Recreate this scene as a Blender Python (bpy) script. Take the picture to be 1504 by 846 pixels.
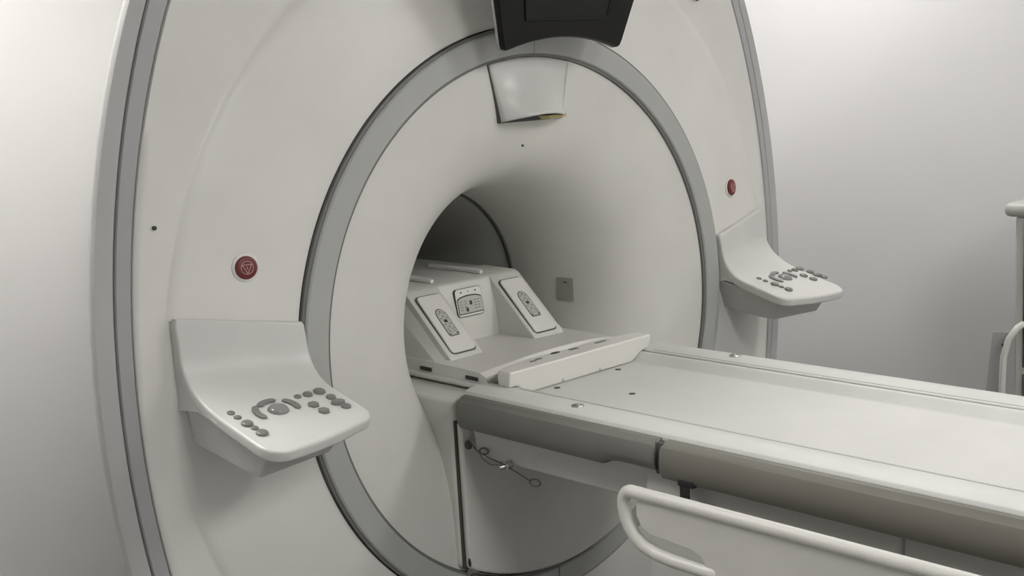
import bpy, bmesh, math
from mathutils import Vector, Matrix

for o in list(bpy.data.objects):
    bpy.data.objects.remove(o, do_unlink=True)
C = bpy.context.scene.collection
S = bpy.context.scene
R = math.radians
PI = math.pi
ZC = 1.05                      # height of the bore axis above the floor

# ---------------------------------------------------------------- camera
def make_camera():
    f, yaw, pitch, roll = 1805.7, R(43.035), R(9.576), R(-3.278)
    fw = Vector((math.sin(yaw)*math.cos(pitch), math.cos(yaw)*math.cos(pitch), -math.sin(pitch)))
    rt = Vector((math.cos(yaw), -math.sin(yaw), 0)); up = rt.cross(fw)
    r2 = math.cos(roll)*rt + math.sin(roll)*up
    u2 = -math.sin(roll)*rt + math.cos(roll)*up
    m = Matrix((r2, u2, -fw)).transposed().to_4x4()
    m.translation = Vector((-2.0195, -2.0539, 0.5652 + ZC))
    cd = bpy.data.cameras.new('camera'); cd.sensor_fit = 'HORIZONTAL'; cd.sensor_width = 36
    cd.lens = f*36/1504; cd.clip_start = .05
    co = bpy.data.objects.new('camera', cd); C.objects.link(co); co.matrix_world = m
    S.camera = co
make_camera()

# ---------------------------------------------------------------- world, exposure
w = bpy.data.worlds.new('world'); S.world = w; w.use_nodes = True
w.node_tree.nodes['Background'].inputs[0].default_value = (.8, .85, .9, 1)
w.node_tree.nodes['Background'].inputs[1].default_value = 0.05
S.view_settings.view_transform = 'Standard'
S.view_settings.look = 'None'
S.view_settings.gamma = 1
S.view_settings.use_curve_mapping = False
S.view_settings.exposure = 0.0
# ceiling lamps: (x, y, width, depth, strength)
LAMPS = [(-1.55, 0.55, .6, .6, 34.0), (1.35, 0.35, .6, .6, 16.0),
         (1.0, -2.6, .6, 1.2, 19.5), (-0.9, -3.2, .6, 1.2, 27.0)]
CEIL = 2.75

# ---------------------------------------------------------------- materials
def mat(name, col, rough=.4, metal=0., var=.03, scale=6., bump=0., bscale=200., spec=.5, coat=0., emit=0.):
    m = bpy.data.materials.new(name); m.use_nodes = True
    nt = m.node_tree; b = nt.nodes['Principled BSDF']
    b.inputs['Roughness'].default_value = rough; b.inputs['Metallic'].default_value = metal
    b.inputs['Specular IOR Level'].default_value = spec
    b.inputs['Coat Weight'].default_value = coat; b.inputs['Coat Roughness'].default_value = .08
    tc = nt.nodes.new('ShaderNodeTexCoord')
    n = nt.nodes.new('ShaderNodeTexNoise'); n.inputs['Scale'].default_value = scale; n.inputs['Detail'].default_value = 3
    nt.links.new(tc.outputs['Object'], n.inputs['Vector'])
    r = nt.nodes.new('ShaderNodeValToRGB')
    r.color_ramp.elements[0].position = .3; r.color_ramp.elements[1].position = .7
    r.color_ramp.elements[0].color = tuple(c*(1-var) for c in col) + (1,)
    r.color_ramp.elements[1].color = tuple(min(1, c*(1+var)) for c in col) + (1,)
    nt.links.new(n.outputs['Fac'], r.inputs['Fac']); nt.links.new(r.outputs['Color'], b.inputs['Base Color'])
    if bump:
        n2 = nt.nodes.new('ShaderNodeTexNoise'); n2.inputs['Scale'].default_value = bscale
        nt.links.new(tc.outputs['Object'], n2.inputs['Vector'])
        bp = nt.nodes.new('ShaderNodeBump'); bp.inputs['Strength'].default_value = bump; bp.inputs['Distance'].default_value = .002
        nt.links.new(n2.outputs['Fac'], bp.inputs['Height']); nt.links.new(bp.outputs['Normal'], b.inputs['Normal'])
    if emit:
        b.inputs['Emission Color'].default_value = tuple(col) + (1,); b.inputs['Emission Strength'].default_value = emit
    return m

M = dict(
    white=mat('white_gantry_plastic', (.69, .68, .645), .38, bump=.05, bscale=350),
    flare=mat('white_flare_plastic', (.63, .625, .585), .45),
    gloss=mat('glossy_white_plastic', (.575, .572, .545), .36, coat=.06),
    table=mat('white_table_plastic', (.59, .587, .562), .5),
    ring=mat('grey_ring_paint', (.39, .395, .38), .35),
    trim=mat('blue_grey_trim', (.37, .37, .375), .4),
    trim2=mat('grey_side_trim', (.43, .425, .415), .45),
    gap=mat('dark_gap_rubber', (.07, .07, .065), .6),
    gasket=mat('grey_gasket_rubber', (.16, .16, .15), .5),
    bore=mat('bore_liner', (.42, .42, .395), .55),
    bumper=mat('olive_grey_bumper', (.150, .149, .134), .45, bump=.15, bscale=500),
    button=mat('grey_button_rubber', (.17, .17, .16), .32),
    ball=mat('grey_trackball', (.22, .22, .21), .12),
    red=mat('red_stop_button', (.135, .016, .016), .35),
    pink=mat('pale_symbol_print', (.55, .33, .30), .5),
    black=mat('black_monitor_plastic', (.011, .011, .009), .4, spec=.15),
    screen=mat('black_screen_glass', (.010, .010, .010), .3, spec=.2),
    ink=mat('dark_ink', (.03, .03, .028), .5),
    fade=mat('faded_grey_ink', (.15, .15, .145), .5),
    label=mat('grey_label_film', (.33, .315, .29), .4),
    pale=mat('pale_grey_print_field', (.46, .455, .43), .4),
    steel=mat('brushed_steel', (.55, .55, .54), .25, metal=1.),
    cable=mat('dark_cable', (.10, .10, .095), .4),
    strap=mat('black_strap', (.012, .012, .012), .6),
    yellow=mat('yellowed_foam', (.50, .42, .20), .7),
    wall=mat('painted_wall', (.735, .726, .722), .75, var=.012, scale=2.5, bump=.08, bscale=120),
    ceil=mat('ceiling_paint', (.78, .78, .76), .9),
    floor=mat('vinyl_floor', (.14, .137, .13), .45, var=.06, scale=30),
    cart=mat('cart_enamel', (.50, .495, .46), .4),
    cartd=mat('cart_dark_panel', (.09, .085, .075), .4),
    lampframe=mat('lamp_frame', (.7, .7, .7), .5),
    rail=mat('rail_plastic', (.60, .59, .555), .4),
    cover=mat('table_cover_plastic', (.52, .51, .49), .45),
)

# ---------------------------------------------------------------- mesh helpers
def link(name, me, m, parent=None, smooth=True, ang=35):
    me.materials.clear(); me.materials.append(m)
    if smooth:
        me.polygons.foreach_set('use_smooth', [True]*len(me.polygons))
        me.set_sharp_from_angle(angle=R(ang))
    o = bpy.data.objects.new(name, me); C.objects.link(o)
    if parent: o.parent = parent
    return o

def pyd(name, vs, fs, m, parent=None, rel=True, smooth=True, ang=35, recalc=True):
    """vertices with z counted from the bore axis unless rel is False"""
    dz = ZC if rel else 0
    me = bpy.data.meshes.new(name); me.from_pydata([(v[0], v[1], v[2]+dz) for v in vs], [], fs); me.update()
    if recalc:
        bm = bmesh.new(); bm.from_mesh(me)
        bmesh.ops.remove_doubles(bm, verts=bm.verts, dist=1e-6)
        bmesh.ops.recalc_face_normals(bm, faces=bm.faces); bm.to_mesh(me); bm.free()
    return link(name, me, m, parent, smooth, ang)

def empty(name, label, cat, loc=(0, 0, 0), group=None):
    o = bpy.data.objects.new(name, None); C.objects.link(o); o.location = loc; o.empty_display_size = .1
    o['label'] = label; o['category'] = cat
    if group: o['group'] = group
    return o

def struct(o, label=None):
    o['kind'] = 'structure'
    if label: o['label'] = label
    return o

class B:
    """collects shapes into one bmesh"""
    def __init__(s): s.bm = bmesh.new()
    def box(s, a, b, bev=0., seg=2):
        bm = bmesh.new()
        c = [(p+q)/2 for p, q in zip(a, b)]; d = [abs(q-p) for p, q in zip(a, b)]
        bmesh.ops.create_cube(bm, size=1, matrix=Matrix.Translation(c) @ Matrix.Diagonal((*d, 1)))
        if bev: bmesh.ops.bevel(bm, geom=bm.edges[:], offset=min(bev, min(d)*.49), segments=seg, affect='EDGES', profile=.5)
        return s._take(bm)
    def _take(s, bm):
        me = bpy.data.meshes.new('t'); bm.to_mesh(me); bm.free(); s.bm.from_mesh(me); bpy.data.meshes.remove(me); return s
    def prism(s, poly, axis, lo, hi, bev=0., seg=2):
        """poly of 2-D points in the two other axes (in x, y, z order), pushed from lo to hi along axis"""
        def P(p, h):
            v = list(p); v.insert(axis, h); return v
        bm = bmesh.new()
        A = [bm.verts.new(P(p, lo)) for p in poly]; D = [bm.verts.new(P(p, hi)) for p in poly]
        n = len(poly)
        bm.faces.new(A); bm.faces.new(D[::-1])
        for i in range(n): bm.faces.new((A[i], D[i], D[(i+1) % n], A[(i+1) % n]))
        bmesh.ops.recalc_face_normals(bm, faces=bm.faces)
        if bev:
            es = [e for e in bm.edges if len(e.link_faces) == 2 and e.calc_face_angle(0) > .5]
            bmesh.ops.bevel(bm, geom=es, offset=bev, segments=seg, affect='EDGES', profile=.5)
        return s._take(bm)
    def loft(s, rings, cap=True, closed=True):
        bm = bmesh.new()
        V = [[bm.verts.new(p) for p in r] for r in rings]; n = len(rings[0])
        for a, b in zip(V, V[1:]):
            for i in range(n if closed else n-1):
                bm.faces.new((a[i], a[(i+1) % n], b[(i+1) % n], b[i]))
        if cap: bm.faces.new(V[0]); bm.faces.new(V[-1][::-1])
        bmesh.ops.recalc_face_normals(bm, faces=bm.faces)
        return s._take(bm)
    def tube(s, pts, r, n=10, cap=True):
        pts = [Vector(p) for p in pts]; rings = []
        up = Vector((0, 0, 1))
        for i, p in enumerate(pts):
            t = (pts[min(i+1, len(pts)-1)] - pts[max(i-1, 0)]).normalized()
            if i == 0:
                a = up if abs(t.dot(up)) < .9 else Vector((1, 0, 0))
                x = t.cross(a).normalized()
            else: x = (x - t*x.dot(t)).normalized()
            y = t.cross(x); rr = r[i] if isinstance(r, (list, tuple)) else r
            rings.append([p + rr*(math.cos(2*PI*k/n)*x + math.sin(2*PI*k/n)*y) for k in range(n)])
        return s.loft(rings, cap)
    def disc(s, c, axis, r, h, n=24, bev=.0, dome=0., sx=1., sy=1.):
        """short cylinder from c along axis; dome raises the middle"""
        ax = Vector(axis).normalized(); a = Vector((0, 0, 1)) if abs(ax.z) < .9 else Vector((0, 1, 0))
        x = a.cross(ax).normalized(); y = ax.cross(x); c = Vector(c)
        def ring(rr, hh): return [c + ax*hh + rr*(sx*math.cos(2*PI*k/n)*x + sy*math.sin(2*PI*k/n)*y) for k in range(n)]
        rs = [ring(r, 0), ring(r, h-bev)]
        if bev: rs.append(ring(r-bev*.35, h-bev*.3)); rs.append(ring(r-bev, h))
        if dome:
            for k in range(1, 6):
                q = k/6*PI/2; rs.append(ring((r-bev)*math.cos(q), h + dome*math.sin(q)))
        return s.loft(rs)
    def done(s, name, m, parent=None, rel=True, ang=35):
        if rel: bmesh.ops.translate(s.bm, verts=s.bm.verts, vec=(0, 0, ZC))
        me = bpy.data.meshes.new(name); s.bm.to_mesh(me); s.bm.free()
        return link(name, me, m, parent, True, ang)

def bevelmod(o, wdt=.004, seg=3, ang=35):
    b = o.modifiers.new('bevel', 'BEVEL'); b.width = wdt; b.segments = seg; b.limit_method = 'ANGLE'; b.angle_limit = R(ang)
    return o

def revolve(name, prof, m, parent, a0=0., a1=360., n=160, ang=35):
    """prof: list of (radius, y) turned about the bore axis"""
    full = abs(a1-a0-360) < 1e-6
    k = n if full else n+1; vs = []; fs = []; L = len(prof)
    for i in range(k):
        a = R(a0 + (a1-a0)*i/n)
        for r, y in prof: vs.append((r*math.cos(a), y, r*math.sin(a)))
    for i in range(n):
        j = (i+1) % k
        for q in range(L-1): fs.append((i*L+q, i*L+q+1, j*L+q+1, j*L+q))
    return pyd(name, vs, fs, m, parent, ang=ang)

# ---------------------------------------------------------------- the room
X0, X1, Y0, Y1 = -3.6, 2.0, -4.6, 1.0
T = .12
struct(B().box((X0-T, Y0-T, -.1), (X1+T, Y1+T, 0)).done('floor', M['floor'], rel=False), 'grey vinyl floor of the scan room')
struct(B().box((X0-T, Y0-T, CEIL), (X1+T, Y1+T, CEIL+.1)).done('ceiling', M['ceil'], rel=False), 'plain white ceiling of the scan room')
struct(B().box((X0-T, Y1, 0), (X1+T, Y1+T, CEIL)).done('wall_back', M['wall'], rel=False), 'white painted wall behind the scanner')
struct(B().box((X1, Y0, 0), (X1+T, Y1, CEIL)).done('wall_right', M['wall'], rel=False), 'white painted wall to the right of the scanner')
struct(B().box((X0-T, Y0, 0), (X0, Y1, CEIL)).done('wall_left', M['wall'], rel=False), 'white painted wall left of the room')
struct(B().box((X0-T, Y0-T, 0), (X1+T, Y0, CEIL)).done('wall_front', M['wall'], rel=False), 'white painted wall at the table end of the room')
lampm = mat('lamp_diffuser', (1., .99, .97), .5)
for i, (x, y, a, b, e) in enumerate(LAMPS):
    t = empty('ceiling_light', ['square ceiling light panel left of the scanner', 'square ceiling light panel right of the scanner near the back wall',
                                'long ceiling light panel beyond the patient table', 'long ceiling light panel in front of the scanner on the left'][i],
              'ceiling light', (0, 0, 0), 'ceiling light panels')
    f = B()
    for s in (-1, 1):
        f.box((x+s*a/2-.012, y-b/2-.012, CEIL-.03), (x+s*a/2+.012, y+b/2+.012, CEIL), .003)
        f.box((x-a/2-.012, y+s*b/2-.012, CEIL-.03), (x+a/2+.012, y+s*b/2+.012, CEIL), .003)
    f.done('frame', M['lampframe'], t, rel=False)
    dm = lampm.copy(); dm.name = 'lamp_diffuser_lit'
    bs = dm.node_tree.nodes['Principled BSDF']
    bs.inputs['Emission Color'].default_value = (1., .99, .97, 1); bs.inputs['Emission Strength'].default_value = e
    B().box((x-a/2+.01, y-b/2+.01, CEIL-.022), (x+a/2-.01, y+b/2-.01, CEIL-.012)).done('diffuser', dm, t, rel=False)

# ---------------------------------------------------------------- the scanner gantry
G = empty('mri_scanner', 'large white MRI scanner gantry with round bore and grey ring', 'scanner')
NT = 240
def lim(a, H, zt, zb, th):
    """radius of the cover outline (an ellipse cut at the top and on the floor) in direction th"""
    c, s = math.cos(th), math.sin(th)
    r = 1/math.sqrt((c/a)**2 + (s/H)**2)
    if s > 1e-6: r = (r**-12 + (zt/s)**-12)**(-1/12)
    if s < -1e-6: r = min(r, zb/s)
    return r
OB = lambda th: lim(1.011, 1.440, 1.27, -1.035, th)
OS = lambda th: lim(1.0425, 1.504, 1.31, -1.042, th)
OO = lambda th: lim(1.085, 1.515, 1.35, -1.05, th)
THS = [2*PI*(i+.5)/NT for i in range(NT)]
def strip(name, curves, m, parent, ang=35):
    """curves: list of (outline function of angle, y) joined one to the next"""
    vs, fs = [], []; L = len(curves)
    for th in THS:
        for fn, y in curves:
            r = fn(th); vs.append((r*math.cos(th), y, r*math.sin(th)))
    for i in range(NT):
        j = (i+1) % NT
        for q in range(L-1): fs.append((i*L+q, i*L+q+1, j*L+q+1, j*L+q))
    return pyd(name, vs, fs, m, parent, ang=ang)
RC = .953                                  # the crease where the dished face meets the flatter rim
def face_y(r):
    if r <= RC: return .012 + .043*max(0, (r-.69)/(RC-.69))**1.25
    return .055 + .014*(1-math.exp(-(r-RC)/.07))
def face_curves():
    out = [(lambda th: .6885, .05), (lambda th: .6885, .016)]
    for k in range(0, 13):
        r = .690 + (RC-.690)*k/12; out.append((lambda th, r=r: min(r, OB(th)-.03), face_y(r)))
    def mix(k): return lambda th: min(RC, OB(th)-.03) + (OB(th)-.004-min(RC, OB(th)-.03))*k
    out.append((lambda th: min(RC, OB(th)-.03)+.002, .0568))
    for k in (.08, .16, .25, .4, .6, .8, 1): out.append((mix(k), .0569 + .0108*k))
    out.append((lambda th: OB(th)-.002, .072)); out.append((lambda th: OB(th)-.002, .10))
    return out
strip('front_cover', face_curves(), M['white'], G, 60)
strip('edge_trim', [(lambda th: OB(th)+.0, .095), (lambda th: OB(th)+.0, .072), (lambda th: OB(th)+.003, .0675), (lambda th: OS(th)-.0045, .073), (lambda th: OS(th)-.002, .077), (lambda th: OS(th)-.002, .10)], M['trim'], G)
strip('side_trim', [(lambda th: OS(th)+.0, .10), (lambda th: OS(th)+.0, .078), (lambda th: OS(th)+.003, .074), (lambda th: OO(th)-.006, .077), (lambda th: OO(th)-.001, .083), (lambda th: OO(th), .09), (lambda th: OO(th)*.975, .15)], M['trim2'], G)
strip('trim_gap', [(lambda th: OB(th)-.006, .088), (lambda th: OO(th)-.03, .090)], M['gap'], G)
strip('rear_housing', [(lambda th: OO(th)*.97, .13), (lambda th: OO(th)*.86, .35), (lambda th: OO(th)*.72, .6), (lambda th: OO(th)*.58, .96)], M['white'], G)

# grey ring: two half rings with a joint at the top and the bottom, over a dark gasket
rp = [(.624, .03), (.624, .000), (.627, -.0035), (.677, -.0035), (.6805, .000), (.6805, .03)]
revolve('accent_ring', rp, M['ring'], G, -89.85, 89.15, 120)
revolve('accent_ring', rp, M['ring'], G, 89.35, 269.85, 120)
revolve('ring_gasket', [(.6175, .04), (.6175, .004), (.6245, .003), (.68, .003), (.6865, .004), (.6865, .04)], M['gasket'], G)

# flared mouth of the bore: flat near the ring, turning into the 0.6 m tunnel
fl = []
for k in range(0, 41):
    q = (k/40)**1.6; d = .42
    y = d*q
    fl.append((.6165 - (.6165-.304)*(1-(1-q)**4)**(1/3), .010 + y*(d-.0)/d))
fl = [(.6165, .05)] + fl
revolve('bore_flare', fl, M['flare'], G, ang=50)
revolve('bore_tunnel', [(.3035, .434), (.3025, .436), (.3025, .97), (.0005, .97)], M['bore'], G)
revolve('bore_joint', [(.306, .420), (.2995, .424), (.2995, .434), (.304, .436)], M['gap'], G)

# dock column under the mouth that carries the table end
def arc_poly(x, zt, r, n=24):
    """outline with flat top, straight sides and a round bottom of radius r"""
    a = math.acos(x/r); p = [(x, zt)]
    for k in range(n+1):
        t = -a + (-PI + 2*a)*k/n; p.append((r*math.cos(t), r*math.sin(t)))
    p.append((-x, zt)); return p
bevelmod(B().prism(arc_poly(.312, -.128, .612), 1, -.006, .30).done('dock_column', M['flare'], G), .012, 4)
bevelmod(B().prism(arc_poly(.304, -.182, .606), 1, -.024, -.0065).done('dock_panel', M['flare'], G), .006, 3)
B().prism(arc_poly(.309, -.178, .611), 1, -.0075, -.004).done('dock_panel_gap', M['gap'], G)
B().prism([(-.304, -.50), (-.301, -.512), (-.303, -.52), (-.306, -.512)], 1, -.026, -.02).done('scuff_mark', M['ink'], G)
B().box((-.297, -.014, -.548), (-.262, .0, -.528), .003).done('joint_clip', M['steel'], G)

# hood under the top of the ring (air and light outlet)
def hood():
    nu, nt = 24, 20; vs = []; fs = []
    for j in range(nt+1):
        t = j/nt
        hw = .128 + (.098-.128)*t
        for i in range(nu+1):
            u = -1 + 2*i/nu
            x = hw*u
            zt = math.sqrt(.6155**2 - x*x); zb = .472 + .014*(1-u*u)
            z = zt + (zb-zt)*t
            bulge = .002 + .062*(t**1.6)*(1-abs(u)**2.2)**.9
            vs.append((x, .010-bulge, z))
    W = nu+1
    for j in range(nt):
        for i in range(nu): fs.append((j*W+i, j*W+i+1, (j+1)*W+i+1, (j+1)*W+i))
    o = pyd('light_hood', vs, fs, M['gloss'], G, ang=60, recalc=False)
    s = o.modifiers.new('thick', 'SOLIDIFY'); s.thickness = .004; s.offset = 0
    return o
hood()
B().prism([(-.133, .612), (.133, .612), (.101, .470), (-.101, .470)], 1, .0085, .018).done('hood_gap', M['gap'], G)
B().prism([(.02, .480), (.085, .482), (.082, .474), (.03, .471)], 1, -.022, .008).done('hood_foam', M['yellow'], G)

# small marks on the covers
def pin(x, y, z, r=.004, m='ink', name='screw_hole'):
    return B().disc((x, y+.002, z), (0, -1, 0), r, .004, 12, .001).done(name, M[m], G)
pin(-.945, .0595, .332, .0042)
pin(-.023, .020, .414, .0028)
pin(.689, .052, .756, .009, 'ink', 'round_badge')

def label_plate():
    # grey label on the right side of the flare, following its curve
    a0, vs, fs = 0, [], []
    def fr(q):
        return .6165 - (.6165-.304)*(1-(1-q)**4)**(1/3), .010 + .42*q
    N = 8; q0, q1 = .46, .586
    for side in (0, 1):
        for i in range(N+1):
            r, y = fr(q0 + (q1-q0)*i/N); r -= .0015 + .003*(1-side); y -= .0025*(1-side)
            for zz in (.035, -.026):
                x = math.sqrt(r*r-zz*zz); vs.append((x, y, zz))
    K = 2*(N+1)
    for i in range(N):
        fs.append((2*i, 2*i+1, 2*i+3, 2*i+2))
        fs.append((K+2*i, K+2*i+2, K+2*i+3, K+2*i+1))
        fs.append((2*i, 2*i+2, K+2*i+2, K+2*i)); fs.append((2*i+1, K+2*i+1, K+2*i+3, 2*i+3))
    fs.append((0, K, K+1, 1)); fs.append((2*N, 2*N+1, K+2*N+1, K+2*N))
    o = pyd('label_plate', vs, fs, M['label'], G); o['label'] = 'grey rectangular label on the right of the flare'
    for qq, zz, ln, hh in ((.52, .024, .018, .0012), (.49, .017, .003, .0035)):
        r, y = fr(qq); x = math.sqrt((r-.006)**2 - zz*zz)
        B().box((x, y-ln/2, zz-hh), (x+.002, y+ln/2, zz+hh)).done('label_print', M['ink' if ln > .01 else 'steel'], o)
    return o
label_plate()

# red stop buttons with a collar and the printed symbol
def stop_button(side):
    n = Vector((side*.17, -1, .05)).normalized()
    c = Vector((side*.78, face_y(math.hypot(.78, .236)) - .001, .236))
    col = B().disc(c - n*.004, n, .0285, .0065, 40, .003).done('stop_button_collar', M['white'], G)
    b = B().disc(c, n, .0228, .0075, 40, .003, .0015).done('stop_button', M['red'], G)
    b['label'] = 'round dark red stop button'
    a = Vector((0, 0, 1)); x = a.cross(n).normalized() * -1; y = (a - n*a.dot(n)).normalized()
    if x.x < 0: x = -x
    o = c + n*.0092
    s = B(); P = lambda u, v: o + x*u + y*v
    s.tube([P(.0125*math.cos(2*PI*k/32), .0125*math.sin(2*PI*k/32)) for k in range(33)], .0007, 6)
    tri = [P(-.0098, .0058), P(.0098, .0058), P(0, -.0115), P(-.0098, .0058)]
    for p, q in zip(tri, tri[1:]): s.tube([p, q], .0008, 6)
    s.tube([P(0, .0025), P(0, -.0035)], .0008, 6)
    s.done('stop_symbol', M['pink'], b, rel=True)
stop_button(-1); stop_button(1)

# control shelves, mirrored left and right, with the same key layout
TP = math.tan(R(15.4))
def tray_z(y): return -.0165 - TP*(-.117-y)
def shelf(side):
    NU, bend, nb, ntr, nc = 28, 10, 6, 8, 8
    def grid(e, h):
        """the shelf surface with its outline drawn in by e and sunk by h along the normal"""
        XO, XI, rr = .940-e, .680+e, .042-e
        G_ = []
        for jj in range(nb + bend + ntr + nc):
            row = []
            for i in range(NU+1):
                u = i/NU                               # 0 outer edge, 1 inner edge
                ztop = .161 + (.116-.161)*u - e
                yf = -.252 + (-.226+.252)*u - .006*math.sin(PI*u) + e
                ins = 0
                if jj < nb:
                    f = jj/(nb-1); z = ztop + (.082-ztop)*f; y = .004 - .006*f; n = (-.997, .08)
                    if jj == 0: ins = .004
                elif jj < nb+bend:
                    f = (jj-nb+1)/bend; p0 = (-.002, .082); p2 = (-.095, tray_z(-.095)); p1 = (-.0095, tray_z(-.0095))
                    y = (1-f)**2*p0[0] + 2*f*(1-f)*p1[0] + f*f*p2[0]; z = (1-f)**2*p0[1] + 2*f*(1-f)*p1[1] + f*f*p2[1]
                    ty = 2*(1-f)*(p1[0]-p0[0]) + 2*f*(p2[0]-p1[0]); tz = 2*(1-f)*(p1[1]-p0[1]) + 2*f*(p2[1]-p1[1])
                    l = math.hypot(ty, tz); n = (tz/l, -ty/l)
                elif jj < nb+bend+ntr:
                    f = (jj-nb-bend+1)/ntr; y1 = yf + rr
                    y = -.095 + (y1+.095)*f; z = tray_z(y); n = (-math.sin(R(15.4)), math.cos(R(15.4)))
                else:
                    q = (jj-nb-bend-ntr+1)/nc*PI/2
                    y = yf + rr*(1-math.sin(q)); ins = rr*(1-math.cos(q)); z = tray_z(y); n = (-math.sin(R(15.4)), math.cos(R(15.4)))
                tp = max(0, min(1, (-.03-y)/.20)); xo = XO - .010*tp; xi = XI - .007*tp
                sh = max(0, min(1, 1-(jj-nb+1)/bend)); y += (.024*(1-u) - .012*u)*sh*sh*(3-2*sh)
                x = xo-ins + (xi-xo+2*ins)*u
                row.append((side*x, y - n[0]*h, z - n[1]*h))
            G_.append(row)
        return G_
    def border(g):
        return g[0] + [r[-1] for r in g[1:]] + g[-1][-2::-1] + [r[0] for r in g[-2:0:-1]]
    t, rb = .024, .006
    vs, fs = [], []
    top, bot = grid(rb, 0), grid(rb, t)
    Wd = NU+1; NJ = len(top)
    for g in (top, bot):
        o0 = len(vs)
        for r in g: vs += r
        for j in range(NJ-1):
            for i in range(NU): fs.append((o0+j*Wd+i, o0+j*Wd+i+1, o0+(j+1)*Wd+i+1, o0+(j+1)*Wd+i))
    loops = []
    for k in range(0, 6):
        q = k/5*PI/2; loops.append(border(grid(rb*(1-math.sin(q)), rb*(1-math.cos(q)))))
    for k in range(5, -1, -1):
        q = k/5*PI/2; loops.append(border(grid(rb*(1-math.sin(q)), t-rb*(1-math.cos(q)))))
    o0 = len(vs); N = len(loops[0])
    for l in loops: vs += l
    for k in range(len(loops)-1):
        for i in range(N): fs.append((o0+k*N+i, o0+k*N+(i+1) % N, o0+(k+1)*N+(i+1) % N, o0+(k+1)*N+i))
    o = pyd('control_shelf', vs, fs, M['gloss'], G, ang=70)
    # housing below the tray
    def section(x, dy, zt, yb):
        p = [(x, yb, zt), (x, yb, -.020), (x, -.02, tray_z(-.02)-.020), (x, -.085, tray_z(-.085)-.014)]
        for k in range(8, -1, -1):
            f = k/10; p0 = (-.002, .082); p1 = (-.0095, tray_z(-.0095)); p2 = (-.095, tray_z(-.095))
            y = (1-f)**2*p0[0] + 2*f*(1-f)*p1[0] + f*f*p2[0]; z = (1-f)**2*p0[1] + 2*f*(1-f)*p1[1] + f*f*p2[1]
            ty = 2*(1-f)*(p1[0]-p0[0]) + 2*f*(p2[0]-p1[0]); tz = 2*(1-f)*(p1[1]-p0[1]) + 2*f*(p2[1]-p1[1]); l = math.hypot(ty, tz)
            sh = 1-f; sh = sh*sh*(3-2*sh); p.append((x, y - tz/l*.012 + dy*sh, z + ty/l*.012))
        p.append((x, .016+dy, zt)); return [(side*q[0], q[1], q[2]) for q in p]
    B().loft([section(.9385, .024, .155, .064), section(.6815, -.012, .110, .032)]).done('shelf_mount', M['gloss'], o)
    top = [(.928, .045, .0), (.926, -.14, tray_z(-.14)-.018), (.912, -.215, tray_z(-.215)-.018), (.70, -.19, tray_z(-.19)-.018), (.684, -.12, tray_z(-.12)-.018), (.684, .045, .0)]
    mid = [(.926, .045, -.02), (.922, -.14, tray_z(-.14)-.032), (.906, -.200, tray_z(-.200)-.032), (.708, -.175, tray_z(-.175)-.032), (.692, -.12, tray_z(-.12)-.032), (.692, .045, -.02)]
    bot = [(.915, .05, -.092), (.912, -.12, -.113), (.905, -.165, -.120), (.735, -.140, -.118), (.725, -.10, -.112), (.725, .05, -.092)]
    h = B().loft([[(side*x, y, z) for x, y, z in r] for r in (top, mid, bot)]).done('shelf_housing', M['gloss'], o)
    bevelmod(h, .006, 3, 20)
    # keys
    nrm = Vector((0, -math.sin(R(15.4)), math.cos(R(15.4))))
    def pos(u, v):
        y = -.117 - v*math.cos(R(15.4)); return Vector((side*.8252 + u, y, tray_z(y)))
    keys = [(-83, -29.6, 's'), (-81.5, -8.9, 's'), (-80, 21.2, 'b'), (-76.5, 41, 's'), (-75.7, 63.8, 'b'),
            (61.5, -27.6, 's'), (83, -25.4, 'm'), (110, -25.4, 'q'), (116, 5.2, 'm'), (114.8, 30.1, 'w'), (119, 50, 'm'), (68.3, 15.6, 'd'), (71.3, 45.3, 'd')]
    for u, v, kind in keys:
        c = pos(u/1000, v/1000) - nrm*.001; b = B()
        if kind == 's': b.disc(c, nrm, .0075, .004, 20, .0015, .0012)
        elif kind == 'm': b.disc(c, nrm, .0098, .0055, 22, .002, .0015)
        elif kind == 'b': b.disc(c, nrm, .0112, .006, 24, .002, .002)
        elif kind == 'q': b.disc(c, nrm, .0125, .0055, 8, .002, .0015)
        elif kind == 'd': b.disc(c, nrm, .0118, .0055, 6, .002, .0015)
        else: b.disc(c, nrm, .0115, .006, 8, .002, .0015, 1.35, .95)
        b.done('key', M['button'], o)
    for u, v, a, ln in ((-6.5, -35.7, 92, 34), (-42.2, -5.5, 172, 38), (37.2, -7.7, 12, 38)):
        # curved rocker keys round the trackball
        b = B(); n = 10; ins, outs = [], []
        rad = math.hypot(u, v)/1000; am = math.atan2(-v, u); sp = .62 if rad < .05 else .5
        rad = max(rad, .034); ex = []
        prof = []
        for k in range(n+1):
            t = am - sp + 2*sp*k/n; e = .0065*math.sqrt(max(.02, 1-(2*k/n-1)**8)); prof.append((t, e))
        lo = [pos((rad+e)*math.cos(t), -(rad+e)*math.sin(t)) for t, e in prof] + [pos((rad-e)*math.cos(t), -(rad-e)*math.sin(t)) for t, e in reversed(prof)]
        b.loft([[p - nrm*.001 for p in lo], [p + nrm*.0035 for p in lo]])
        b.done('rocker_key', M['button'], o)
    tb = B().disc(pos(0, 0) - nrm*.001, nrm, .0205, .003, 36, .0015, .008).done('trackball', M['ball'], o)
    o['label'] = 'glossy white control shelf with grey keys'
    return o
shelf(-1); shelf(1)

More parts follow.
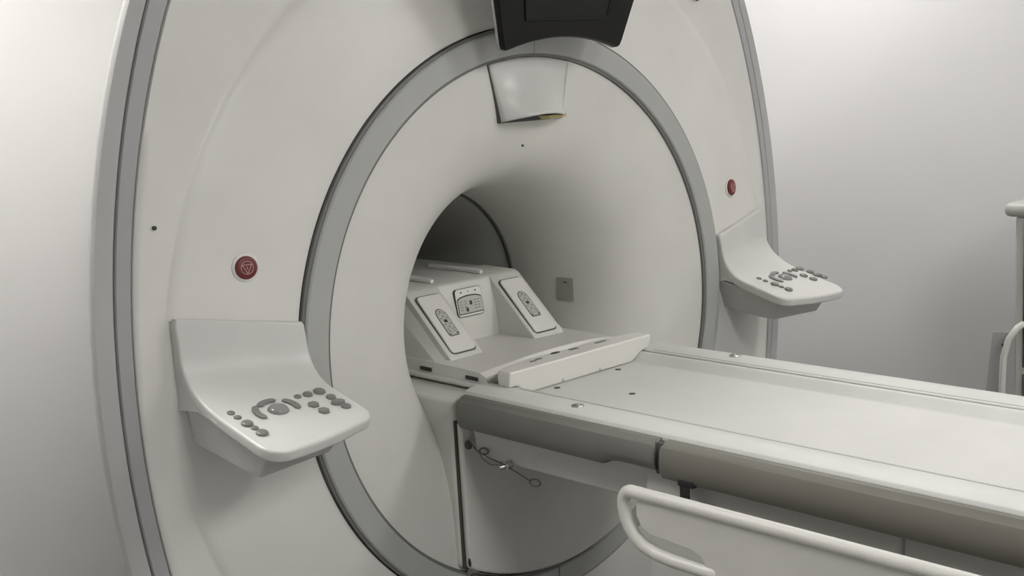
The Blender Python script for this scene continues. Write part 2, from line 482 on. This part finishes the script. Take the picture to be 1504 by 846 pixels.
# monitor above the ring
def monitor():
    slope = -.022/.104                                # leans towards the room as it rises
    Y = lambda z: -.110 + slope*(z-.629)
    def outline(grow=0., arc=True):
        p = []
        hb, ht, zb, zt = .189, .291, .632, .97
        n = 14
        rr = .016
        k = (ht-hb)/(zt-zb)
        # rounded lower right corner, arched bottom edge, rounded lower left corner, up to the top
        for i in range(n+1):
            u = 1 - 2*i/n
            x = (hb-.012)*u; p.append((x, zb - .004 + .026*(1-u*u)))
        p.append((-(hb-.003), zb-.001)); p.append((-(hb+.002), zb+.010))
        p.append((-(ht-.01), zt-.03)); p.append((-(ht-.02), zt)); p.append((ht-.02, zt)); p.append((ht-.01, zt-.03))
        p.append((hb+.002, zb+.010)); p.append((hb-.003, zb-.001))
        return p
    ol = outline()
    def at(p, d): return (p[0], Y(p[1])+d, p[1])
    sc = lambda p, s: (p[0]*s, .80 + (p[1]-.80)*s)
    body = B().loft([[at(sc(p, .985), 0) for p in ol], [at(p, .004) for p in ol], [at(p, .016) for p in ol]]).done('monitor', M['black'], G)
    body['label'] = 'black wide monitor with arched lower edge'
    B().loft([[at(sc(p, 1.003), .014) for p in ol], [at(sc(p, 1.003), .021) for p in ol]]).done('monitor_edge', M['trim2'], body)
    B().loft([[at(sc(p, .98), .021) for p in ol], [at(sc(p, .80), .055) for p in ol]]).done('monitor_back', M['cover'], body)
    B().box((-.08, -.09, .76), (.08, .05, .90), .01).done('monitor_mount', M['cover'], body)
    # screen with a raised frame line
    q = [(-.133, .689), (.133, .689), (.168, .90), (-.168, .90)]
    q2 = [(-.124, .698), (.124, .698), (.158, .89), (-.158, .89)]
    f = B()
    for i in range(4):
        j = (i+1) % 4
        f.loft([[at(q[i], -.0005), at(q[j], -.0005), at(q2[j], -.0005), at(q2[i], -.0005)], [at(q[i], -.0035), at(q[j], -.0035), at(q2[j], -.0025), at(q2[i], -.0025)]])
    f.done('screen_frame', M['black'], body)
    B().loft([[at(p, .0) for p in q2], [at(p, -.0012) for p in q2]]).done('screen', M['screen'], body)
monitor()

# ---------------------------------------------------------------- the patient table
TB = empty('patient_table', 'long white docked patient table with olive grey side bumpers', 'patient table')
YF, YE = -.03, -2.25                      # gantry end and free end
for s in (-1, 1):
    # white side rim, with a slightly lower outer lip
    prof = [(s*.2185, -.150), (s*.2185, -.1045), (s*.221, -.1030), (s*.262, -.0985), (s*.285, -.0985), (s*.303, -.1035), (s*.307, -.110), (s*.307, -.150)]
    y0 = -.045
    B().box((s*.2265, YE+.01, -.1027), (s*.2280, -.14, -.1019)).done('rim_groove', M['gasket'], TB)
    bevelmod(B().prism(prof, 1, YE, y0).done('side_rim', M['table'], TB), .0015, 2, 30)
    o = B().disc((s*.268, -.354, -.0992), (0, 0, 1), .0135, .0035, 24, .0015).done('rim_washer', M['steel'], TB)
    B().disc((s*.268, -.354, -.0958), (0, 0, 1), .0065, .002, 6, .0006).done('bolt_head', M['steel'], o)
# cradle: shallow trough that slides on the rims
cp = []
n = 10
tr = [(-.2130, -.1055), (-.208, -.1055), (-.203, -.1075), (-.186, -.1245), (-.178, -.1275), (.178, -.1275), (.186, -.1245), (.203, -.1075), (.208, -.1055), (.2130, -.1055)]
B().prism(tr + [(.2130, -.145), (-.2130, -.145)], 1, YE+.02, -.085).done('cradle', M['table'], TB, ang=25)
for s in (-1, 1):
    B().box((s*.2125, YE+.03, -.140), (s*.2190, -.119, -.1075)).done('cradle_gap', M['gap'], TB)
for x, y in ((-.104, -.133), (.104, -.133), (-.048, -.309)):
    B().disc((x, y, -.1285), (0, 0, 1), .0075, .002, 18, .0006).done('screw_plug', M['ink'], TB)
# olive grey bumpers on both long sides
def bumper(s, y0, y1, m, notch=None):
    def sec(y, lift):
        p = [(.300, -.1105), (.3175, -.1115), (.320, -.1135), (.3225, -.1165), (.331, -.1210), (.335, -.130), (.337, -.150), (.335, -.170+lift), (.329, -.181+lift), (.318, -.186+lift), (.300, -.186+lift)]
        return [(s*x, y, z) for x, z in p]
    st = [(y0, 0)]
    if notch: st += [(notch+.012, 0), (notch, .004), (notch-.012, .010), (notch-.03, .013)]
    st.append((y1, .013 if notch else 0))
    return bevelmod(B().loft([sec(y, l) for y, l in st]).done('side_bumper', m, TB), .0025, 2, 40)
bm2 = mat('olive_bumper_warm', (.155, .149, .125), .45, bump=.15, bscale=500)
for s in (-1, 1):
    bumper(s, -.048, -.608, M['bumper'], -.475); bumper(s, -.622, -2.2, bm2)
    B().box((s*.302, -.624, -.176), (s*.325, -.606, -.116)).done('bumper_joint', M['gap'], TB)
    # frame beam, side cover, hinge boss
    bevelmod(B().prism([(s*.26, -.15), (s*.30, -.15), (s*.30, -.186), (s*.291, -.205), (s*.285, -.258), (s*.26, -.262)], 1, -.60, -.05).done('frame_beam', M['cover'], TB), .006, 2)
    y = -.555
    for y1 in (-1.10, -1.70, -2.2):
        bevelmod(B().box((s*.20, y1+.0012, -.62), (s*.303, y-.0012, -.175)).done('side_cover', M['cover'], TB), .012 if y > -.6 else .002, 4)
        y = y1
bevelmod(B().box((-.255, -2.2, -.24), (.255, -.05, -.15)).done('table_frame', M['cover'], TB), .01, 2)
bevelmod(B().box((-.19, -2.0, .12), (.19, -.75, .84)).done('pedestal', M['cover'], TB, rel=False), .03, 3)
bevelmod(B().box((-.27, -2.1, 0), (.27, -.65, .14), 0).done('pedestal_base', M['cover'], TB, rel=False), .03, 3)

# release cable with two rings and a knob under the near bumper
K = B()
K.disc((-.290, -.164, -.253), (-1, 0, -.1), .0095, .014, 8, .002)
K.disc((-.302, -.162, -.254), (-1, .3, -.1), .0065, .016, 12, .002)
K.done('release_knob', M['steel'], TB)
B().disc((-.291, -.033, -.233), (-1, 0, 0), .010, .006, 18, .002).done('cable_hole', M['gap'], TB)
def ringpts(c, a, b, th, nn=20):
    return [(c[0]+.004*math.sin(2*PI*k/nn), c[1]+a*math.cos(2*PI*k/nn)*math.cos(th)-b*math.sin(2*PI*k/nn)*math.sin(th), c[2]+a*math.cos(2*PI*k/nn)*math.sin(th)+b*math.sin(2*PI*k/nn)*math.cos(th)) for k in range(nn+1)]
B().tube(ringpts((-.297, -.088, -.236), .014, .0055, 0), .0020, 6).done('pull_ring', M['cable'], TB)
B().tube(ringpts((-.295, -.244, -.277), .016, .006, 0), .0020, 6).done('pull_ring', M['cable'], TB)
B().tube([(-.293, -.040, -.226), (-.297, -.060, -.236), (-.300, -.075, -.240), (-.301, -.110, -.247), (-.300, -.150, -.252)], .0018, 6).done('release_cable', M['cable'], TB)
B().tube([(-.297, -.070, -.240), (-.300, -.085, -.252), (-.300, -.11, -.262), (-.300, -.150, -.256)], .0014, 6).done('release_cable', M['cable'], TB)
B().tube([(-.300, -.170, -.257), (-.298, -.20, -.266), (-.296, -.230, -.276)], .0018, 6).done('release_cable', M['cable'], TB)

# fold-down side rail on the near side
def rail():
    x = -.42
    r = .0125
    path = []
    top0, top1 = (-.615, -.181), (-2.05, -.181)
    pts = [top1, (-1.5, -.181), (-1.0, -.181), (-.70, -.181), (-.628, -.181)]
    for k in range(1, 6):
        a = PI/2*k/6; pts.append((-.628 + .020*math.sin(a), -.201 + .020*math.cos(a)))
    pts += [(-.6075, -.203), (-.608, -.216), (-.611, -.232), (-.619, -.250), (-.632, -.266), (-.652, -.279), (-.680, -.287), (-.72, -.2905), (-.775, -.2915), (-.805, -.2915)]
    pts += [(-.811, -.2915), (-.815, -.2915), (-.817, -.2915)]
    B().tube([(x, p[0], p[1]) for p in pts], [r]*(len(pts)-3) + [r*.9, r*.65, r*.25], 14).done('rail_bar', M['rail'], RL)
    # panel below the bar with a grip slot behind the bend
    pan = [(-2.03, -.183), (-.655, -.183), (-.640, -.200), (-.640, -.222), (-.652, -.243), (-.672, -.252), (-.765, -.258), (-.785, -.266), (-.793, -.280), (-.793, -.42), (-2.03, -.42)]
    bevelmod(B().prism(pan, 0, x-.005, x+.007).done('rail_panel', M['rail'], RL), .002, 2)
    for y in (-.95, -1.6):
        B().box((x+.006, y-.03, -.34), (-.300, y+.03, -.30), .006).done('rail_arm', M['cover'], RL)
RL = TB
rail()
# black strap hanging from the bumper behind the rail
B().box((-.334, -.690, -.245), (-.331, -.668, -.176), .001).done('strap', M['strap'], TB)
B().box((-.335, -.700, -.186), (-.320, -.664, -.174), .002).done('strap_clip', M['strap'], TB)

# ---------------------------------------------------------------- head end connector unit on the table
U = empty('coil_connector_unit', 'white head-end connector unit with two sloped panels in the bore mouth', 'connector unit')
# base slab and bridge to the cradle
def base():
    nx = 32; vs = []; fs = []
    # rows in y from the back of the apron to the bottom of the bridge face; heights crowned in the middle
    def crown(u): return 1-u*u
    rows = []
    def row(fy, fz, hw): rows.append([(hw*u, fy(u), fz(u)) for u in [-1+2*i/nx for i in range(nx+1)]])
    row(lambda u: .40, lambda u: -.125, .226)
    row(lambda u: .40, lambda u: -.080, .226)
    row(lambda u: .20, lambda u: -.080, .226)
    row(lambda u: .06, lambda u: -.082+.004*crown(u), .226)
    row(lambda u: -.006-.038*crown(u), lambda u: -.084+.024*crown(u), .227)
    row(lambda u: -.012-.040*crown(u), lambda u: -.084+.025*crown(u), .228)
    row(lambda u: -.018-.042*crown(u), lambda u: -.087+.024*crown(u), .228)
    row(lambda u: -.028-.046*crown(u), lambda u: -.092+.018*crown(u), .226)
    row(lambda u: -.030-.046*crown(u), lambda u: -.105, .222)
    row(lambda u: -.028, lambda u: -.124, .210)
    row(lambda u: -.020, lambda u: -.125, .226)
    for r in rows: vs += r
    W = nx+1
    for j in range(len(rows)-1):
        for i in range(nx): fs.append((j*W+i, j*W+i+1, (j+1)*W+i+1, (j+1)*W+i))
    L = len(rows)-1
    fs.append([j*W for j in range(L+1)]); fs.append([j*W+nx for j in range(L, -1, -1)])
    fs.append([i for i in range(nx, -1, -1)])
    fs.append([L*W+i for i in range(nx+1)])
    o = pyd('base_apron', vs, fs, M['white'], U, ang=28)
    return o
base()
# bridge plate between the apron and the cradle, with a face that drops into the trough
brp = [(-.238, -.1025), (-.2185, -.1025), (-.205, -.1062), (-.186, -.1235), (-.178, -.1268), (.178, -.1268), (.186, -.1235), (.205, -.1062), (.2185, -.1025), (.238, -.1025), (.238, -.0665), (.21, -.0665), (.17, -.0665), (.12, -.0665), (.06, -.0665), (0, -.0665), (-.06, -.0665), (-.12, -.0665), (-.17, -.0665), (-.21, -.0665), (-.238, -.0665)]
def bridge():
    f = [(x, -.112 - (z+.1268)*.22, z) for x, z in brp]; bk = [(x, -.056-.026*(abs(x)/.238)**4, z) for x, z in brp]
    bevelmod(B().loft([f, bk]).done('bridge_plate', M['white'], U), .004, 3, 40)
bridge()
# towers, recess wall and roof in one housing
def tower(s):
    side = [(.42, -.085), (.13, -.085), (.128, -.080), (.285, .066), (.300, .072), (.42, .075)]
    lo, hi = sorted((s*.088, s*.192))
    o = B().prism(side, 0, lo, hi).done('tower', M['flare'], U); bevelmod(o, .012, 4, 25)
    # outer skirt leaning outwards
    B().loft([[(s*.190, .30, .060), (s*.190, .42, .066), (s*.190, .42, -.085), (s*.190, .14, -.085)],
              [(s*.206, .31, .02), (s*.208, .42, .03), (s*.224, .42, -.085), (s*.220, .15, -.085)]]).done('skirt', M['flare'], U)
    # sloped plate with rounded corners and the printed inset
    d = Vector((0, .274-.146, .050+.0735)).normalized(); n = Vector((0, -d.z, d.y)); x = Vector((1, 0, 0))
    c = Vector((s*.139, .2065, -.0105)) + n*.0045
    hw, hl = .038, .088
    def rr(w, h, r, k=5):
        p = []
        for cx, cy, a0 in ((w-r, h-r, 0), (-(w-r), h-r, 90), (-(w-r), -(h-r), 180), (w-r, -(h-r), 270)):
            for i in range(k+1): a = R(a0+90*i/k); p.append((cx+r*math.cos(a), cy+r*math.sin(a)))
        return p
    def put(p, h): return [c + x*u + d*v + n*h for u, v in p]
    B().loft([put(rr(hw+.0025, hl+.0035, .012), -.006), put(rr(hw+.0025, hl+.0035, .012), .0003)]).done('plate_gap', M['gap'], U)
    pl = B().loft([put(rr(hw, hl, .010), -.004), put(rr(hw, hl, .010), .003), put(rr(hw-.0015, hl-.0015, .009), .0042)]).done('connector_panel', M['white'], U)
    ov = [(.0165*math.cos(R(a)), .020+.022*math.sin(R(a))) for a in range(0, 181, 15)] + [(-.0165, -.036), (-.0135, -.042), (.0135, -.042), (.0165, -.036)]
    ov2 = [(u*.90, v*.95-.0002) for u, v in ov]
    B().loft([put(ov, .003), put(ov, .0048)]).done('inset_border', M['ink'], pl)
    B().loft([put(ov2, .003), put(ov2, .0052)]).done('inset', M['pale'], pl)
    for (u, v, r) in ((0, .032, .0022), (0, .018, .0016), (0, -.015, .0016), (-.0105, -.036, .0022), (.0105, -.036, .0022)):
        B().disc(c + x*u + d*v + n*.005, n, r, .0008, 10).done('icon', M['ink'], pl)
    k = B()
    k.loft([put([(-.0045, -.0005), (.0045, -.0005), (.0045, .0075), (-.0045, .0075)], .005), put([(-.0045, -.0005), (.0045, -.0005), (.0045, .0075), (-.0045, .0075)], .0058)])
    k.done('icon', M['ink'], pl)
    for v in (.026, .012, -.007, -.022, -.029):
        B().loft([put([(-.012, v), (-.004, v), (-.004, v+.001), (-.012, v+.001)], .005), put([(-.012, v), (-.004, v), (-.004, v+.001), (-.012, v+.001)], .0056)]).done('print_line', M['ink'], pl)
        B().loft([put([(.004, v), (.012, v), (.012, v+.001), (.004, v+.001)], .005), put([(.004, v), (.012, v), (.012, v+.001), (.004, v+.001)], .0056)]).done('print_line', M['ink'], pl)
for s in (-1, 1): tower(s)
wl = B().prism([(.42, -.085), (.262, -.085), (.270, .0), (.287, .066), (.300, .072), (.42, .075)], 0, -.095, .095).done('recess_wall', M['flare'], U)
bevelmod(wl, .006, 3, 25)
# small display in the recess wall
def display():
    n = Vector((0, -.98, .18)).normalized(); d = Vector((0, .18, .98)).normalized(); x = Vector((1, 0, 0))
    c = Vector((.0, .2735, .017))
    def put(p, h): return [c + x*u + d*v + n*h for u, v in p]
    def rr(w, h, r, k=4):
        p = []
        for cx, cy, a0 in ((w-r, h-r, 0), (-(w-r), h-r, 90), (-(w-r), -(h-r), 180), (w-r, -(h-r), 270)):
            for i in range(k+1): a = R(a0+90*i/k); p.append((cx+r*math.cos(a), cy+r*math.sin(a)))
        return p
    b = B().loft([put(rr(.045, .036, .010), -.004), put(rr(.045, .036, .010), .0035)]).done('display_border', M['ink'], U)
    f = B().loft([put(rr(.0437, .0347, .0095), -.002), put(rr(.0437, .0347, .0095), .0042)]).done('display_bezel', M['white'], U)
    arch = [(-.041, -.030), (.041, -.030)] + [(.041*math.cos(R(a)), .008+.010*math.sin(R(a))) for a in range(0, 181, 15)]
    arch2 = [(u*.96, v*.88-.0012) for u, v in arch]
    B().loft([put(arch, .003), put(arch, .0050)]).done('screen_border', M['ink'], f)
    B().loft([put(arch2, .003), put(arch2, .0056)]).done('screen', M['pale'], f)
    for u in (-.024, 0, .024):
        B().disc(c + x*u + d*(.0262 if u else .0268) + n*.004, n, .0024 if u else .0016, .0009, 10).done('icon', M['ink'], f)
    for u, v, a, h in ((.002, -.003, .004, .005), (-.012, -.019, .0035, .005)):
        B().loft([put([(u-a, v-h), (u+a, v-h), (u+a, v+h), (u-a, v+h)], .005), put([(u-a, v-h), (u+a, v-h), (u+a, v+h), (u-a, v+h)], .0062)]).done('icon', M['ink'], f)
    k = 0
    for u in (-.030, -.016, .016, .027):
        for v in (.002, -.005, -.012, -.019):
            B().loft([put([(u-.004, v), (u+.004, v), (u+.004, v+.0012), (u-.004, v+.0012)], .005), put([(u-.004, v), (u+.004, v), (u+.004, v+.0012), (u-.004, v+.0012)], .006)]).done('print_line', M['ink'], f)
display()
for s in (-1, 1):
    B().tube([(s*.083, .312, .0785), (s*.083, .318, .0795), (s*.083, .52, .0795)], [.005, .0075, .0075], 10).done('guide_bar', M['white'], U)
bevelmod(B().box((-.19, .40, .02), (.19, .75, .074)).done('rear_deck', M['flare'], U), .008, 3)
# side ledge and black clips
for s in (-1, 1):
    bevelmod(B().box((s*.20, -.012, -.120), (s*.236, .40, -.110)).done('side_ledge', M['white'], U), .003, 2)
    for y in (.182, .017):
        B().box((s*.222, y-.021, -.1045), (s*.2295, y+.021, -.0955), .001).done('clip', M['ink'], U)
# bumps on the bridge face and the printed marks along the band
for x in (-.063, .063):
    B().disc((x, -.111, -.119), (0, -1, .1), .004, .007, 14, .002).done('bump', M['gloss'], U)
def band_mark(x, y, w, h, m, ell=False):
    u = x/.232; z = -.0658
    if ell: B().disc((x, y, z-.002), (0, -.12, 1), .5, .0022, 24, 0, 0, w, h).done('oval_mark', M[m], U)
    else: B().box((x-w/2, y-h/2, z-.002), (x+w/2, y+h/2, z+.0004)).done('print_mark', M[m], U)
band_mark(-.042, -.070, .030, .012, 'ink', True)
band_mark(.012, -.078, .026, .010, 'fade')
for x, y in ((-.130, -.086), (-.108, -.082), (.094, -.080), (.114, -.080)): band_mark(x, y, .017, .007, 'fade')

# ---------------------------------------------------------------- equipment cart at the right edge
CT = empty('equipment_cart', 'pale grey upright equipment cart with rounded top beyond the table', 'cart', (0, 0, 0))
cx0, cx1, cy0, cy1 = 1.50, 1.82, -.98, -.456
bevelmod(B().box((cx0, cy0, -.97), (cx1, cy1, .088)).done('body', M['cart'], CT), .008, 2)
bevelmod(B().box((cx0-.012, cy0-.03, .088), (cx1+.02, cy1+.032, .129)).done('top_cap', M['cart'], CT), .018, 4)
for z0, z1 in ((-.36, .07), (-.90, -.38)):
    B().box((cx0-.003, cy0+.02, z0), (cx0+.004, cy1-.028, z1), .001).done('dark_panel', M['cartd'], CT)
for x in (cx0+.05, cx1-.05):
    for y in (cy0+.06, cy1-.06):
        c = B().disc((x-.012, y, -.995), (1, 0, 0), .055, .024, 20, .004).done('caster', M['gap'], CT)
pl = B(); pl.prism([(-.392, -.262), (-.462, -.258), (-.46, -.70), (-.345, -.70)], 0, 1.50, 1.505)
p = pl.done('side_plate', M['trim2'], CT)
for y, z in ((-.425, -.30), (-.421, -.325), (-.415, -.42)):
    B().disc((1.5005, y, z), (-1, 0, 0), .0055 if z == -.30 else .003, .001, 12).done('plate_hole', M['gap'], p)
B().tube([(1.51, -.490, -.225), (1.485, -.475, -.238), (1.47, -.456, -.270), (1.47, -.440, -.33), (1.47, -.436, -.42), (1.47, -.436, -.60), (1.47, -.455, -.80)], .010, 10).done('hose', M['rail'], CT)
